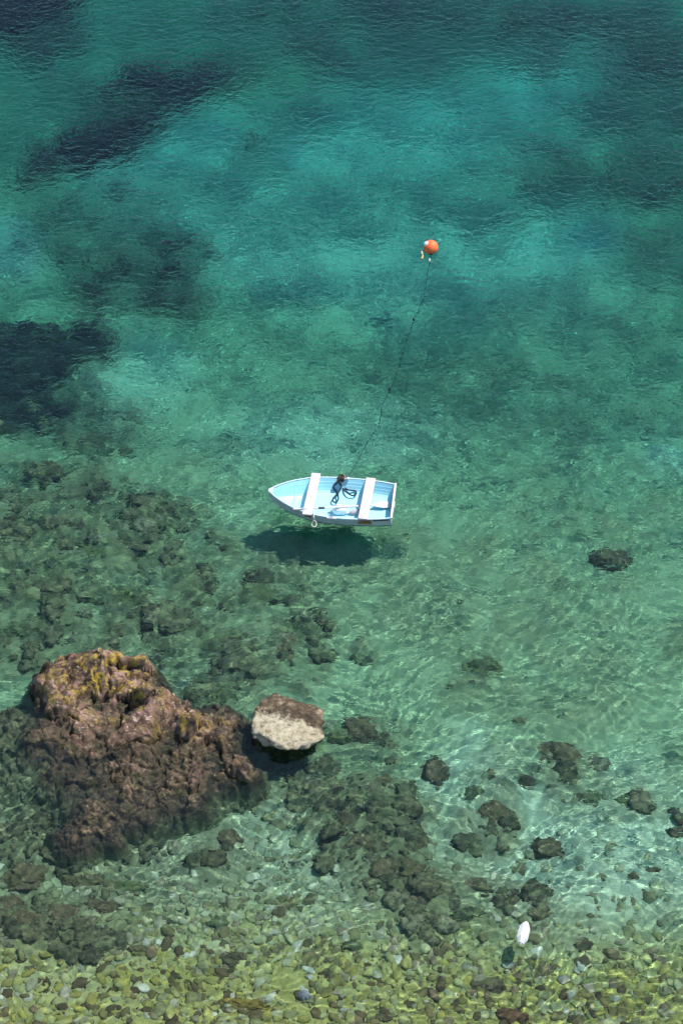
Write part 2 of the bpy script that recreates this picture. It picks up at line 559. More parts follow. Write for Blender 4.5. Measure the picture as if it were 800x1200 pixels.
M = dict(
    water=m_water(), body=m_water_body(), bed=m_bed(), boulder=m_boulder(), algae=m_algae_boulder(), cobble=m_cobble(), rubble=m_rubble(),
    rock=m_big_rock(), pale=m_pale_rock(),
    blue=m_paint('pale_blue_paint', (.29, .61, .71), (.38, .65, .72), .35, 4, .4, (.30, .42, .40)),
    hull=m_paint('weathered_hull_paint', (.44, .48, .50), (.30, .30, .31), .8, 5, .6, (.16, .13, .10), True),
    rim=m_paint('worn_pale_rim_paint', (.46, .60, .64), (.36, .46, .48), .6, 8, .5),
    white=m_paint('white_paint', (.52, .54, .54), (.44, .46, .46), .4, 8, .45),
    plank=m_paint('weathered_white_plank', (.50, .42, .455), (.42, .35, .375), .7, 7, .7, (.36, .25, .24)),
    rust=m_plain('bare_orange_brown_wood', (.55, .30, .08), (.30, .15, .06), 18, .8),
    darkwood=m_plain('dark_rubbing_strip', (.06, .06, .065), (.12, .11, .11), 20, .7),
    navy=m_rope('navy_rope', (.012, .02, .04), (.03, .045, .075)),
    line=m_rope('dark_wet_line', (.008, .012, .016), (.02, .03, .035)),
    weedy=m_plain('brown_weedy_rope', (.10, .06, .035), (.04, .03, .022), 30, .9),
    cord=m_rope('white_rope', (.52, .50, .45), (.40, .38, .33)),
    plastic=m_plain('white_plastic', (.66, .66, .66), (.60, .60, .62), 6, .35, .5),
    grey=m_plain('grey_plastic', (.42, .40, .44), (.30, .29, .33), 8, .5),
    oarwood=m_plain('white_painted_oar', (.54, .53, .53), (.46, .45, .45), 9, .5),
    collar=m_plain('dark_leather_collar', (.05, .05, .07), (.09, .08, .09), 20, .7),
    orange=m_buoy(),
    orangerope=m_rope('orange_frayed_rope', (.60, .28, .04), (.55, .42, .22)),
    red=m_plain('red_sticker', (.55, .05, .04), (.45, .05, .04), 10, .5),
)

# ------------------------------------------------------------------ sea surface: a fan of fine ripples, then out to the horizon
def ripples(X, Y):
    rg = np.random.default_rng(21)
    gx, gy = X + .5 * noise2(X * .55, Y * .55), Y + .5 * noise2(X * .5 + 31, Y * .5 + 7)
    gust = np.clip(.95 + .75 * fbm2(X * .16 + 3, Y * .30, 3), .35, 1.6)
    Z = np.zeros_like(X)
    n = 66
    packs = [np.clip(1.0 + 1.5 * fbm2(X * .55 + 40 * q, Y * .8 - 13 * q, 2), .15, 2.2) for q in range(6)]
    for i in range(n):
        lam = .12 * 4.6 ** (((i + rg.random()) / n) ** 1.25)
        ang = math.pi / 2 + .16 + rg.normal(0, .50)
        kx, ky = math.cos(ang) * 2 * math.pi / lam, math.sin(ang) * 2 * math.pi / lam
        slope = .0205 * (lam / .25) ** (-.10)
        ph = rg.random() * 2 * math.pi
        sn = np.sin(kx * gx + ky * gy + ph)
        if i % 2:
            sn = 1.25 * np.exp(1.1 * (sn - 1)) * 1.1           # peaked crests, flat troughs
        Z += slope * lam / (2 * math.pi) * sn * packs[i % 6]
    Z -= Z.mean()
    Z *= gust * np.interp(Y, [22, 30, 38, 48], [.80, .74, .66, .58])
    c = at(473, 603)                                  # rings spreading from the stern
    d = np.hypot(X - c.x, Y - c.y)
    Z += .009 * np.cos(2 * math.pi * d / .105) * np.exp(-(d / .34) ** 2)
    return Z


def make_water():
    ys = [17.5]
    while ys[-1] < 66:
        ys.append(ys[-1] + .030 + .0240 * (ys[-1] - 18) / 40)
    ys = np.array(ys)
    ncol = 550
    s = np.linspace(-1, 1, ncol)
    outs = np.array([1.02, 1.1, 1.3, 1.8, 3, 7, 20, 45])
    s = np.concatenate([-outs[::-1], s, outs])
    ylo = np.array([-500, -150, -50, -10, 5, 12, 15, 16.5, 17.2])
    yhi = ys[-1] + np.array([.3, 1.2, 3, 8, 20, 60, 180, 600])
    yy = np.concatenate([ylo, ys, yhi])
    W = 4.6 + .121 * np.clip(yy, 17, 66)
    X = s[None, :] * W[:, None]
    Y = np.repeat(yy[:, None], len(s), 1)
    inner = sstep(1.02, 1.0, np.abs(s))[None, :] * (sstep(17.4, 17.6, yy) * sstep(ys[-1] + .2, ys[-1] - .5, yy))[:, None]
    Z = np.zeros_like(X)
    a, b = len(ylo), len(ylo) + len(ys)
    Z[a:b] = ripples(X[a:b], Y[a:b])
    Z *= inner
    o = link('water', grid_mesh('water', X, Y, Z), M['water'])
    o.cycles.is_caustics_caster = True
    tag(o, 'rippled clear green sea surface', None, None, 'structure')
    # the body of water under it, as tint only: bottom below the deepest bed
    bm = bmesh.new(); bmesh.ops.create_cube(bm, size=1)
    bmesh.ops.scale(bm, vec=(1400, 1400, 50.09), verts=bm.verts)
    bmesh.ops.translate(bm, vec=(0, 200, -24.955), verts=bm.verts)
    me = bpy.data.meshes.new('sea_water'); bm.to_mesh(me); bm.free()
    v = link('sea_water', me, M['body'], smooth=False)
    tag(v, None, None, None, 'structure')


make_water()

# ------------------------------------------------------------------ sea bed
# (photo x, photo y, half width, half height, turn in degrees, strength) of the weed meadows, weedy reefs and a painted part of the boat's shadow
WEED_AND_SHADOW = [(5, 445, 74, 58, 0, 1.35), (78, 414, 52, 24, 18, 1.0), (15, 492, 64, 30, 12, 1.15), (95, 470, 40, 40, 0, .45), (60, 270, 150, 60, 25, .34), (165, 330, 80, 62, 25, .62), (115, 172, 75, 34, 28, .95), (195, 105, 85, 36, 12, .95), (345, 665, 80, 30, 0, .3),  # last entry darkens the bed below the boat to paint its shadow wider
        (60, 205, 40, 22, 30, .5), (320, 75, 80, 26, 8, .35), (12, 14, 80, 44, 25, 1.5), (60, 45, 40, 30, 40, .55), (290, 165, 16, 10, 20, .5), (700, 40, 120, 30, -5, .5), (650, 70, 55, 22, 15, .45),
        (780, 60, 70, 45, 0, .55), (770, 210, 60, 38, 10, .40), (620, 180, 45, 22, 15, .35), (655, 200, 55, 26, 10, .3), (575, 265, 26, 10, 25, .3), (780, 320, 45, 60, 0, .22),
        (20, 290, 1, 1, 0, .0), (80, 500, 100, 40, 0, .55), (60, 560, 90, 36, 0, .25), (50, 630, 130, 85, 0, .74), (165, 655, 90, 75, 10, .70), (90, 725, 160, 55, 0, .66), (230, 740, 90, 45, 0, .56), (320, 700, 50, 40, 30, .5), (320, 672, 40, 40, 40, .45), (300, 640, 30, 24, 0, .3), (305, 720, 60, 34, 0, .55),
        (250, 780, 80, 50, 0, .65), (345, 755, 60, 40, 0, .65), (420, 770, 30, 14, 0, .3), (60, 950, 110, 60, 0, .6), (250, 850, 80, 40, 0, .5),
        (120, 1010, 120, 45, 0, .5), (60, 1075, 100, 40, 0, .55), (340, 925, 55, 34, 0, .6), (425, 955, 62, 56, 30, .75), (430, 1010, 30, 44, 30, .6), (485, 1020, 40, 75, 5, .55), (400, 880, 90, 26, 0, .4), (255, 1000, 40, 36, 0, .5), (600, 900, 40, 22, 0, .3),
        (660, 905, 50, 45, 0, .45), (730, 940, 60, 18, 0, .35), (575, 960, 34, 42, 0, .45), (560, 1050, 70, 34, 0, .4), (640, 1085, 60, 20, 0, .3), (730, 760, 100, 40, 0, .22), (570, 790, 50, 26, 0, .35), (700, 680, 60, 30, 0, .15), (780, 1130, 60, 30, 0, .2), (420, 10, 240, 26, 0, .35), (780, 130, 90, 60, 0, .2), (700, 370, 140, 50, 0, .18), (560, 700, 140, 70, 0, .22), (420, 670, 100, 60, 0, .26), (690, 600, 140, 70, 0, .18), (600, 480, 200, 60, 0, .16), (640, 800, 150, 50, 0, .2), (200, 560, 90, 40, 0, .15)]
PALE = [(700, 1000, 150, 95, 0, .62), (560, 930, 60, 60, 0, .5), (5, 295, 36, 45, 60, 1.1), (216, 801, 20, 10, 10, 1.4), (400, 270, 280, 100, -12, .5), (650, 290, 80, 34, 20, .7), (200, 185, 100, 45, 30, .7), (480, 160, 190, 80, 15, .6), (370, 190, 40, 24, 0, .8), (620, 110, 100, 50, 30, .6), (380, 510, 120, 40, 0, .35), (160, 440, 60, 50, 0, .35), (790, 545, 30, 20, 0, .4), (300, 1000, 120, 50, 0, .3), (190, 1000, 40, 30, 0, .4), (380, 1060, 120, 40, 0, .3), (60, 1140, 120, 40, 0, .35), (20, 970, 22, 18, 0, .6)]


def field(lst, X, Y, soft=.35):
    out = np.zeros_like(X)
    for px, py, rx, ry, rot, st in lst:
        c = under(px, py)
        s = ppm(px, py)
        a = R(rot)
        sy = math.sin(PITCH) * .92
        dx, dy = (X - c.x) * s, (Y - c.y) * s * sy
        u, v = dx * math.cos(a) + dy * math.sin(a), -dx * math.sin(a) + dy * math.cos(a)
        d = np.sqrt((u / rx) ** 2 + (v / ry) ** 2)
        k = 1.0 if py < 740 else .86
        out = np.maximum(out, st * sstep(k * 1.12 + soft * k, k * (1.1 - soft * 1.1), d))
    return out


def bed_fields(X, Y):
    wx = X + .85 * fbm2(X * .6, Y * .6, 5, .6) + .18 * noise2(X * 3, Y * 3)
    wy = Y + 1.15 * fbm2(X * .6 + 50, Y * .6 + 9, 5, .6) + .2 * noise2(X * 3 + 5, Y * 3 + 1)
    w = field(WEED_AND_SHADOW, wx, wy)
    patch = fbm2(X * 1.1 + 4, Y * .9, 5, .62)
    w = 1.15 * w
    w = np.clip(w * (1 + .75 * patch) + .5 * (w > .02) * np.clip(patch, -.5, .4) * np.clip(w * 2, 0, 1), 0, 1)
    p = np.clip(field(PALE, wx, wy, .6) * (1 + .5 * patch), 0, 1)
    yq = Y + 1.3 * fbm2(X * .5, Y * .5 + 80, 3)
    stone = sstep(29.5, 26.2, yq) * (1 - .8 * p)
    stone = np.maximum(stone, np.clip(w, 0, .7) * sstep(38, 34, Y))
    olive = sstep(25.2, 22.8, yq + .12 * (X - 1) * 0)
    return w, p, np.clip(stone, 0, 1), olive


def bed_height(X, Y, w, stone):
    n = fbm2(X * .8, Y * .8, 5)
    d1, d2, cid = cells2(X * 2.1, Y * 2.1)
    lump = np.clip(1 - d1 * 1.25, 0, 1) ** .7
    deep = np.clip(depth(X, Y), .3, 3)
    reef = w * (.16 + .22 * lump + .20 * n) * np.minimum(deep, 1.6)
    e1, e2, _ = cells2(X * 5.2 + 9, Y * 5.2)
    small = np.clip(1 - e1 * 1.3, 0, 1) ** .6
    return -depth(X, Y) + .05 * n + np.clip(reef, -.05, .55) + stone * .05 * small * (1 - .5 * w)


def make_bed():
    ys = [17.5]
    while ys[-1] < 64:
        ys.append(ys[-1] + .044 + .044 * (ys[-1] - 18) / 40)
    ys = np.array(ys)
    s = np.linspace(-1, 1, 330)
    outs = np.array([1.03, 1.15, 1.4, 2, 4, 9, 25, 50])
    s = np.concatenate([-outs[::-1], s, outs])
    yy = np.concatenate([[-450, -120, -40, -5, 8, 14, 16.5], ys, ys[-1] + np.array([.5, 2, 5, 12, 30, 90, 250, 600])])
    W = 5.0 + .121 * np.clip(yy, 17, 66)
    X = s[None, :] * W[:, None]
    Y = np.repeat(yy[:, None], len(s), 1)
    w, p, st, ol = bed_fields(X, Y)
    Z = bed_height(X, Y, w, st)
    me = grid_mesh('sea_bed', X, Y, Z)
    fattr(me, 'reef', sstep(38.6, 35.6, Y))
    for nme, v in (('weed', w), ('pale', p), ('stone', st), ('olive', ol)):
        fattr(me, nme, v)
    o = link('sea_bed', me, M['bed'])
    o.cycles.is_caustics_receiver = True
    tag(o, 'sandy and weedy sea bed', None, None, 'structure')


make_bed()


def bed_z(x, y):
    X, Y = np.array([x], float), np.array([y], float)
    w, p, st, ol = bed_fields(X, Y)
    return float(bed_height(X, Y, w, st)[0])


# ------------------------------------------------------------------ the large rock that breaks the surface
def make_large_rock():
    o0 = at(135, 870)
    # (photo x, photo y, height of the top there, footprint radius in metres, fall at that radius)
    tops = [(120, 776, .66, .62), (78, 788, .58, .6), (155, 794, .62, .6), (58, 806, .40, .45), (190, 826, .46, .5), (225, 848, .32, .45), (70, 822, .36, .5), (105, 838, .46, .7), (160, 850, .36, .7), (95, 862, .22, .55),
            (60, 862, .0, .6), (250, 872, .16, .55), (270, 900, .08, .50), (215, 898, .12, .8), (150, 895, .12, .9), (95, 900, -.04, .8), (25, 900, -.45, .9), (288, 908, .06, .3),
            (170, 928, -.01, .7), (215, 922, .0, .6), (115, 950, -.05, .65), (90, 980, -.08, .5), (160, 955, -.06, .45), (-20, 870, -.55, .8), (-10, 925, -.6, .7), (248, 846, -.05, .6), (120, 975, -.06, .4), (30, 975, -.5, .6), (20, 850, -.4, .5)]
    n = 330
    ax = np.linspace(-3.4, 3.3, n); ay = np.linspace(-2.9, 3.6, n)
    X, Y = np.meshgrid(ax, ay)
    wx = X + .28 * fbm2(X * 1.1, Y * 1.1, 4) + .05 * noise2(X * 6, Y * 6)
    wy = Y + .28 * fbm2(X * 1.1 + 40, Y * 1.1 + 3, 4) + .05 * noise2(X * 6 + 9, Y * 6)
    H = np.full(X.shape, -9.0)
    for px, py, z, r in tops:
        z = z * .58 if z > .1 else z
        c = at(px, py, z) - o0
        d = np.hypot(wx - c.x, wy - c.y) / r
        h = z + .04 - .42 * np.clip(d, 0, 9) ** 3.0
        k = .10
        m = np.maximum(H, h)
        H = m + k * np.log(np.exp((H - m) / k) + np.exp((h - m) / k))
    g = fbm2(X * 1.6 + 20, Y * 1.6, 5, .58)
    qx, qy = X + .22 * g + .05 * noise2(X * 5, Y * 5), Y + .22 * fbm2(X * 1.6 + 70, Y * 1.6 + 5, 4) + .05 * noise2(X * 5 + 3, Y * 5 + 8)
    fa, ja = facets2(qx * .95, qy * 1.15, 3, 1.1)
    fb, jb = facets2(qx * 2.3, qy * 2.7, 9, 1.2)
    fc, jc = facets2(qx * 5.6, qy * 6.4, 17, 1.2)
    fd, jd = facets2(qx * 12, qy * 13, 29, 1.2)
    hi = sstep(.05, .36, H)
    H = H + (.09 + .15 * hi) * fa + (.085 + .04 * hi) * fb + (.065 - .035 * hi) * fc + (.03 - .02 * hi) * fd + (.09 - .03 * hi) * g
    H -= .13 * np.exp(-ja / .045) * (.5 + hi) + .07 * np.exp(-jb / .06) + .03 * np.exp(-jc / .12) * (1.2 - hi)
    H += .02 * fbm2(X * 9, Y * 9, 4, .6)
    H = np.clip(H, -2.2, None)
    # only the part that stands above the bed
    keep = np.clip(H, -1.9, None)
    me = grid_mesh('large_rock', X, Y, keep)
    topc = at(118, 788, .5) - o0
    lich = np.exp(-(((X - topc.x - .1) / 1.0) ** 2 + ((Y - topc.y + .1) / .75) ** 2)) * sstep(.10, .28, H)
    c2 = at(220, 850, .25) - o0
    lich = np.maximum(lich, .5 * np.exp(-(((X - c2.x) / .8) ** 2 + ((Y - c2.y) / .4) ** 2)))
    wet = sstep(.20, .05, H + .22 * fbm2(X * 2, Y * 2 + 4, 4))
    fattr(me, 'lichen', np.clip(lich * 1.2, 0, 1)); fattr(me, 'wet', wet); fattr(me, 'deep', sstep(-.12, -.5, H))
    o = link('large_rock', me, M['rock'])
    o.location = (o0.x, o0.y, 0)
    o.cycles.is_caustics_receiver = True
    tag(o, 'large pinkish brown rock with yellow lichen rising out of the water at left', 'rock')


make_large_rock()


def lumpy(sub, sx, sy, sz, seed, rough=.28, freq=1.3, facet=.0):
    v, f = ICO[sub]
    off = np.array([seed * 3.17 % 50, seed * 7.31 % 50, seed * 1.93 % 50])
    r = 1 + rough * fbm3(v * freq + off, 4, .55) * 1.4
    if facet:
        rg = np.random.default_rng(seed)
        for _ in range(14):                            # chop flat faces
            nrm = rg.normal(size=3); nrm /= np.linalg.norm(nrm)
            d = (v * r[:, None]) @ nrm
            lim = .60 + .26 * rg.random()
            r = np.where(d > lim, r * (lim + (d - lim) * (1 - facet)) / np.maximum(d, 1e-6), r)
    p = v * r[:, None]
    p = p + .16 * rough / .28 * (fbm3(v * 3.2 + off, 4, .62) - .3 * np.abs(noise3(v * 2.1 + off)))[:, None] * v
    return p * np.array([sx, sy, sz]), f


def make_pale_rock():
    c = at(332, 850)
    p, f = lumpy(5, .84, .80, .52, 5, .34, 1.1, .85)
    p[:, 2] = np.where(p[:, 2] > .15, .15 + (p[:, 2] - .15) * .7, p[:, 2])
    flare = 1 + .30 * sstep(.02, -.40, p[:, 2])            # broad foot under water
    p[:, 0] *= flare; p[:, 1] *= flare
    p[:, 2] = np.where(p[:, 2] < 0, p[:, 2] * 2.2, p[:, 2] * .85)
    me = raw_mesh('pale_rock', p, f)
    z = p[:, 2] + .02
    # the cream face is the side towards the lower left
    side = np.clip(.18 - p[:, 1] * 1.1 - p[:, 0] * .5, 0, 1)
    fattr(me, 'pale', np.clip(side, 0, 1) * sstep(-.02, .14, z) + .0)
    fattr(me, 'wet', sstep(.07, -.02, z + .10 * fbm3(p * 3, 4)))
    o = link('pale_rock', me, M['pale'])
    o.location = (c.x, c.y, .0)
    o.cycles.is_caustics_receiver = True
    tag(o, 'cream and brown boulder standing out of the water right of the large rock', 'rock')


make_pale_rock()

# ------------------------------------------------------------------ boulders under water: (photo x, y, width, height in pixels, material, label, category, group)
DK, AL = 'boulder', 'algae'
g1, g2, g3, g4 = 'dark rocks clustered below the pale boulder', 'algae covered boulders left of the boat', 'dark rocks in shallow water at left edge', 'dark rocks scattered on pale sand'
ROCKS = [
    (712, 655, 56, 36, DK, 'lone dark oval rock under green water right of the boat', g4),
    (425, 858, 52, 46, DK, 'round dark submerged rock just right of the cream boulder', None),
    (396, 864, 46, 30, AL, 'low mossy submerged rock between the cream boulder and the round dark one', None),
    (510, 905, 40, 46, DK, 'upright dark submerged rock on sand between the cluster and the bright sand', g4),
    (567, 783, 46, 34, AL, 'faint mossy submerged rock below right of the boat', g4),
    (660, 890, 54, 40, DK, 'dark submerged rock on sand at the top of the scattered group at right', g4),
    (616, 916, 36, 22, DK, 'small flat rock left of the dark rock at the top of the right group', g4),
    (578, 958, 46, 50, DK, 'tall dark rock on pale sand left of the angular rock', g4),
    (556, 932, 26, 26, AL, 'small dull rock touching the top of the tall dark rock on sand', g4),
    (640, 995, 42, 32, DK, 'angular dark rock lying alone on bright sand above the white float', g4),
    (560, 1038, 62, 30, DK, 'wide dark rock lying left of the white float', g4),
    (601, 1058, 22, 28, DK, 'small dark rock just above left of the white float', g4),
    (630, 1074, 30, 22, DK, 'small dark rock just above right of the white float', g4),
    (542, 1074, 46, 24, AL, 'flat olive rock below the wide dark rock', g4),
    (690, 936, 40, 24, AL, 'left one of two flat rocks side by side on sand at right', g4),
    (735, 940, 40, 24, AL, 'right one of two flat rocks side by side on sand at right', g4),
    (742, 1026, 18, 12, DK, 'left one of two tiny dark stones on bright sand near the right edge', g4),
    (765, 1019, 20, 12, DK, 'right one of two tiny dark stones on bright sand near the right edge', g4),
    (790, 975, 22, 18, DK, 'small dark stone at the right edge on bright sand', g4),
    (611, 845, 26, 14, DK, 'tiny dark stone under green water above the right group', g4),
    (350, 928, 56, 40, DK, 'dark rock at the upper left of the underwater cluster, below the cream boulder', g1), (300, 925, 36, 34, DK, 'dark rock close to the right tip of the large rock', g1), (400, 930, 50, 36, DK, 'dark rock in the top row of the cluster, left of its middle', g1), (440, 920, 48, 34, DK, 'dark rock in the top row of the cluster, right of its middle', g1), (412, 962, 50, 36, DK, 'dark rock at the very heart of the underwater cluster', g1), (455, 950, 40, 30, DK, "dark rock at the right edge of the cluster's upper half", g1),
    (425, 992, 56, 40, DK, 'dark rock just below the heart of the underwater cluster', g1), (448, 1022, 44, 40, DK, 'dark rock at the lower edge of the cluster, left of the finger of rocks', g1), (488, 985, 34, 36, DK, 'topmost rock of the narrow finger reaching down from the cluster', g1), (480, 1020, 42, 42, DK, 'middle rock of the narrow finger reaching down from the cluster', g1), (490, 1055, 40, 44, DK, 'lowest rock of the narrow finger reaching down from the cluster', g1), (475, 935, 40, 26, AL, 'mossy rock at the upper right edge of the cluster', g1), (375, 900, 40, 24, AL, 'mossy rock above the cluster, below the round dark rock', g1), (330, 900, 36, 22, AL, 'mossy rock just below the cream boulder', g1),
    (268, 988, 38, 40, DK, 'dark rock on pale sand between the large rock and the underwater cluster', None),
    (255, 1020, 34, 20, DK, 'low brown rock just below the dark one between the large rock and cluster', None),
    (272, 1124, 34, 26, DK, 'dark brown rock among pale cobbles at the lower left', None),
    (165, 1113, 34, 14, DK, 'thin dark flat stone among pale cobbles at far lower left', None),
    (292, 1178, 66, 22, 'yellow', 'long yellow brown flat rock at the bottom edge', None),
    (600, 1192, 44, 26, 'brown', 'reddish brown stone at the bottom edge below the white float', None),
    (570, 1156, 40, 22, DK, 'dark weedy stone among yellow cobbles below left of the white float', None),
    (357, 1168, 17, 17, 'violet', 'small round grey violet stone at the bottom', None),
    (448, 1193, 28, 14, DK, 'small dark stone at the bottom edge, centre', None),
    (684, 1107, 24, 22, DK, 'small dark brown stone right of the white float', None),
    (412, 1110, 30, 20, AL, 'dull green rock among cobbles, centre bottom below the cluster', None),
    (256, 1082, 26, 20, AL, 'small dull rock above the dark brown rock at the lower left', None),
    (325, 1070, 20, 18, DK, 'small dark stone on pale cobbles below the cluster, left side', None),
    (30, 1085, 60, 34, DK, 'dark rock at the left edge, lowest broad one below the large rock', g3), (76, 1076, 44, 34, DK, 'dark rock right of the lowest broad one, below the large rock', g3), (122, 1064, 50, 26, DK, 'dark rock under the lower lobe of the large rock, farthest right of its row', g3), (30, 1030, 60, 40, DK, 'large dark rock at the left edge, topmost below the large rock', g3), (95, 1035, 50, 30, DK, 'dark rock directly under the lower lobe of the large rock', g3), (150, 1040, 40, 24, AL, 'mossy rock at the right end of the group below the large rock', g3), (10, 1062, 40, 30, DK, 'dark rock touching the left edge of the photo below the large rock', g3), (66, 1112, 26, 20, DK, 'small dark rock lowest of all in the group below the large rock at left', g3),
    (30, 612, 66, 34, AL, 'algae boulder at the left edge, upper one of those left of the boat', g2), (100, 645, 70, 40, AL, 'broad algae boulder in the middle of the mossy field left of the boat', g2), (160, 628, 50, 32, AL, 'algae boulder at the upper right of the mossy field left of the boat', g2), (55, 685, 80, 42, AL, 'largest algae boulder at the left, above the left flank of the large rock', g2), (130, 700, 72, 40, AL, 'algae boulder just above the peak of the large rock', g2), (28, 738, 70, 36, AL, 'algae boulder at the left edge, lowest of the mossy field above the large rock', g2), (190, 665, 50, 40, AL, 'algae boulder at the right edge of the mossy field left of the boat', g2), (200, 722, 54, 36, AL, "algae boulder right of the large rock's peak, low in the mossy field", g2), (85, 600, 46, 26, AL, 'topmost algae boulder of the mossy field left of the boat', g2), (60, 650, 40, 26, AL, 'small algae boulder between the upper and the largest one at the left', g2),
    (300, 700, 66, 46, AL, 'large mossy boulder under water below the bow of the boat', None),
    (332, 762, 44, 56, DK, 'dark weedy submerged rock just above the cream boulder', None),
    (272, 752, 60, 36, AL, 'mossy submerged rock right of the peak of the large rock', None),
    (255, 812, 56, 46, AL, 'mossy submerged boulder between the large rock and the cream boulder', None),
    (372, 745, 40, 28, AL, 'mossy submerged stone above right of the cream boulder', None),
    (425, 772, 34, 18, AL, 'small dull submerged stone between the boat and the round dark rock', None),
]


def tinted(name, a, b, c):
    k, p, col, oi = rock_base(name, a, b, c, 1.4)
    k.bump(k.noise(p, 14, 6, .7), .7, .04)
    return k.fin(col, 1, 0)


M['yellow'] = tinted('yellow_brown_rock', (.10, .075, .02), (.28, .20, .05), (.40, .31, .10))
M['brown'] = tinted('reddish_brown_rock', (.06, .035, .02), (.17, .095, .05), (.26, .17, .10))
M['violet'] = tinted('grey_violet_rock', (.13, .12, .14), (.26, .24, .28), (.36, .34, .38))
for i, (px, py, w_, h_, mat_, lab, grp) in enumerate(ROCKS):
    s = ppm(px, py)
    sx = w_ / s / 2
    c = under(px, py, .12 * sx)
    hh = .62 * min(sx, h_ / s / 2) + .02
    sy = max(.3 * sx, (h_ / s / 2 - hh * .45) / .72)
    sub = 5 if w_ > 44 else 4 if w_ > 26 else 3
    p, f = lumpy(sub, sx * 1.12, sy * 1.12, hh * 1.2, 31 + i * 7, .56, 1.15, .8)
    me = raw_mesh('submerged_rock', p, f)
    o = link('submerged_rock', me, M[mat_])
    zb = -p_depth(c)
    o.location = (c.x, c.y, zb + hh * .12 + (.06 if py < 760 else .02))
    o.rotation_euler = (0, 0, rnd.uniform(-.35, .35))
    o.cycles.is_caustics_receiver = True
    tag(o, lab, 'rock', grp)

# ------------------------------------------------------------------ cobbles: the largest 290 singly, the rest as one bed of stones
def make_cobbles():
    rg = np.random.default_rng(3)
    spots = []
    tries = 0
    while len(spots) < 9600 and tries < 300000:
        tries += 1
        y = 20.7 + 7.8 * rg.random() ** 1.3
        x = rg.uniform(-1, 1) * (.15 * math.hypot(y, 32) + .5)
        dens = sstep(27.0, 23.6, np.array(y + .9 * math.sin(x * .9) + .5 * math.sin(x * 2.3 + 1)))
        px = 400 + x * 62; right = 1 - .75 * max(0, min(1, (px - 560) / 90)) * (1 if y > 23.8 else .3)
        if rg.random() > float(dens) * right:
            continue
        if float(fbm2(np.array([x * .8]), np.array([y * 1.1]), 3)[0]) < -.42 + .12 * rg.random():
            continue
        r = .032 + .13 * rg.random() ** 3.4
        spots.append((r, x, y))
    XY = np.array(spots)
    wk = bed_fields(XY[:, 1], XY[:, 2])[0]
    spots = [q for q, k in zip(spots, wk) if k < .3 + .3 * rg.random()]
    spots.sort(reverse=True)
    bases = []
    for b in range(8):
        p, f = lumpy(2, 1.0, .82, .40, 500 + b, .55, 1.2, .85)
        bases.append((p, f))
    meshes = [raw_mesh('cobble', p, f) for p, f in bases]
    inside = lambda x, y: 21.3 < y < 29 and abs(x) < .1455 * math.hypot(y, 32)
    single = [q for q in spots if inside(q[1], q[2])][:290]
    chosen = set(single)
    XY = np.array([(x, y) for r, x, y in spots])
    w, p_, st, ol = bed_fields(XY[:, 0], XY[:, 1])
    ZB = bed_height(XY[:, 0], XY[:, 1], w, st)
    V, F = [], []
    nv = 0
    for j, (r, x, y) in enumerate(spots):
        b = int(rg.integers(8)); a = rg.uniform(0, 6.28); tl = rg.uniform(-.3, .3)
        if (r, x, y) in chosen:
            o = link('cobble', meshes[b], M['cobble'])
            o.location = (x, y, ZB[j] + r * .06)
            o.rotation_euler = (tl, tl * .6, a)
            o.scale = (r * rg.uniform(.85, 1.35), r * rg.uniform(.7, 1.1), r)
            o.cycles.is_caustics_receiver = True
            tag(o, 'cobble on the shallow stony bed along the bottom of the photo', 'stone', 'cobbles on the shallow bed')
        else:
            p, f = bases[b]
            m = np.array(Matrix.Rotation(a, 3, 'Z') @ Matrix.Rotation(tl, 3, 'X'))
            V.append((p * np.array([rg.uniform(.8, 1.35), rg.uniform(.65, 1.1), 1])) @ m.T * r + np.array([x, y, ZB[j] + r * .06])); F.append(f + nv); nv += len(p)
    o = link('small_cobbles', raw_mesh('small_cobbles', np.concatenate(V), np.concatenate(F)), M['cobble'])
    o.cycles.is_caustics_receiver = True
    tag(o, 'bed of small stones filling the shallows between the cobbles', 'stones', None, 'stuff')


make_cobbles()

def make_rubble():
    rg = np.random.default_rng(8)
    n = 60000
    y = 20 + 20 * rg.random(n); x = rg.uniform(-1, 1, n) * (4.6 + .13 * y)
    w, p_, st, ol = bed_fields(x, y)
    keep = rg.random(n) < np.clip((w - .36) * 1.7, 0, .8) * (sstep(39, 36, y) * .38 + .62 * sstep(30, 28, y))
    x, y, w, st = x[keep][:1300], y[keep][:1300], w[keep][:1300], st[keep][:1300]
    z = bed_height(x, y, w, st)
    bases = [lumpy(3, 1.0, .8, .50, 700 + b, .85, 1.1, .92) for b in range(10)]
    V, F, nv = [], [], 0
    for j in range(len(x)):
        p, f = bases[int(rg.integers(10))]
        r = .06 + .30 * rg.random() ** 3.2
        m = np.array(Matrix.Rotation(rg.uniform(0, 6.28), 3, 'Z') @ Matrix.Rotation(rg.uniform(-.5, .5), 3, 'X'))
        V.append(p @ m.T * r + np.array([x[j], y[j], z[j] - .12 * r])); F.append(f + nv); nv += len(p)
    o = link('rubble', raw_mesh('rubble', np.concatenate(V), np.concatenate(F)), M['rubble'])
    o.cycles.is_caustics_receiver = True
    tag(o, 'weedy broken stones strewn over the dark patches of the bed', 'stones', None, 'stuff')


make_rubble()

# ------------------------------------------------------------------ the rowing boat
BOAT_RZ = math.pi - R(5.8)
LEN = 2.53
boat_pos = at(387.5, 591.5, .12)
boat = empty('rowing_boat', (boat_pos.x, boat_pos.y, 0), BOAT_RZ)
tag(boat, 'small pale blue rowing boat with two white plank seats floating in clear water', 'boat')
boatM = Matrix.Translation((boat_pos.x, boat_pos.y, 0)) @ Matrix.Rotation(BOAT_RZ, 4, 'Z')
boatI = boatM.inverted()


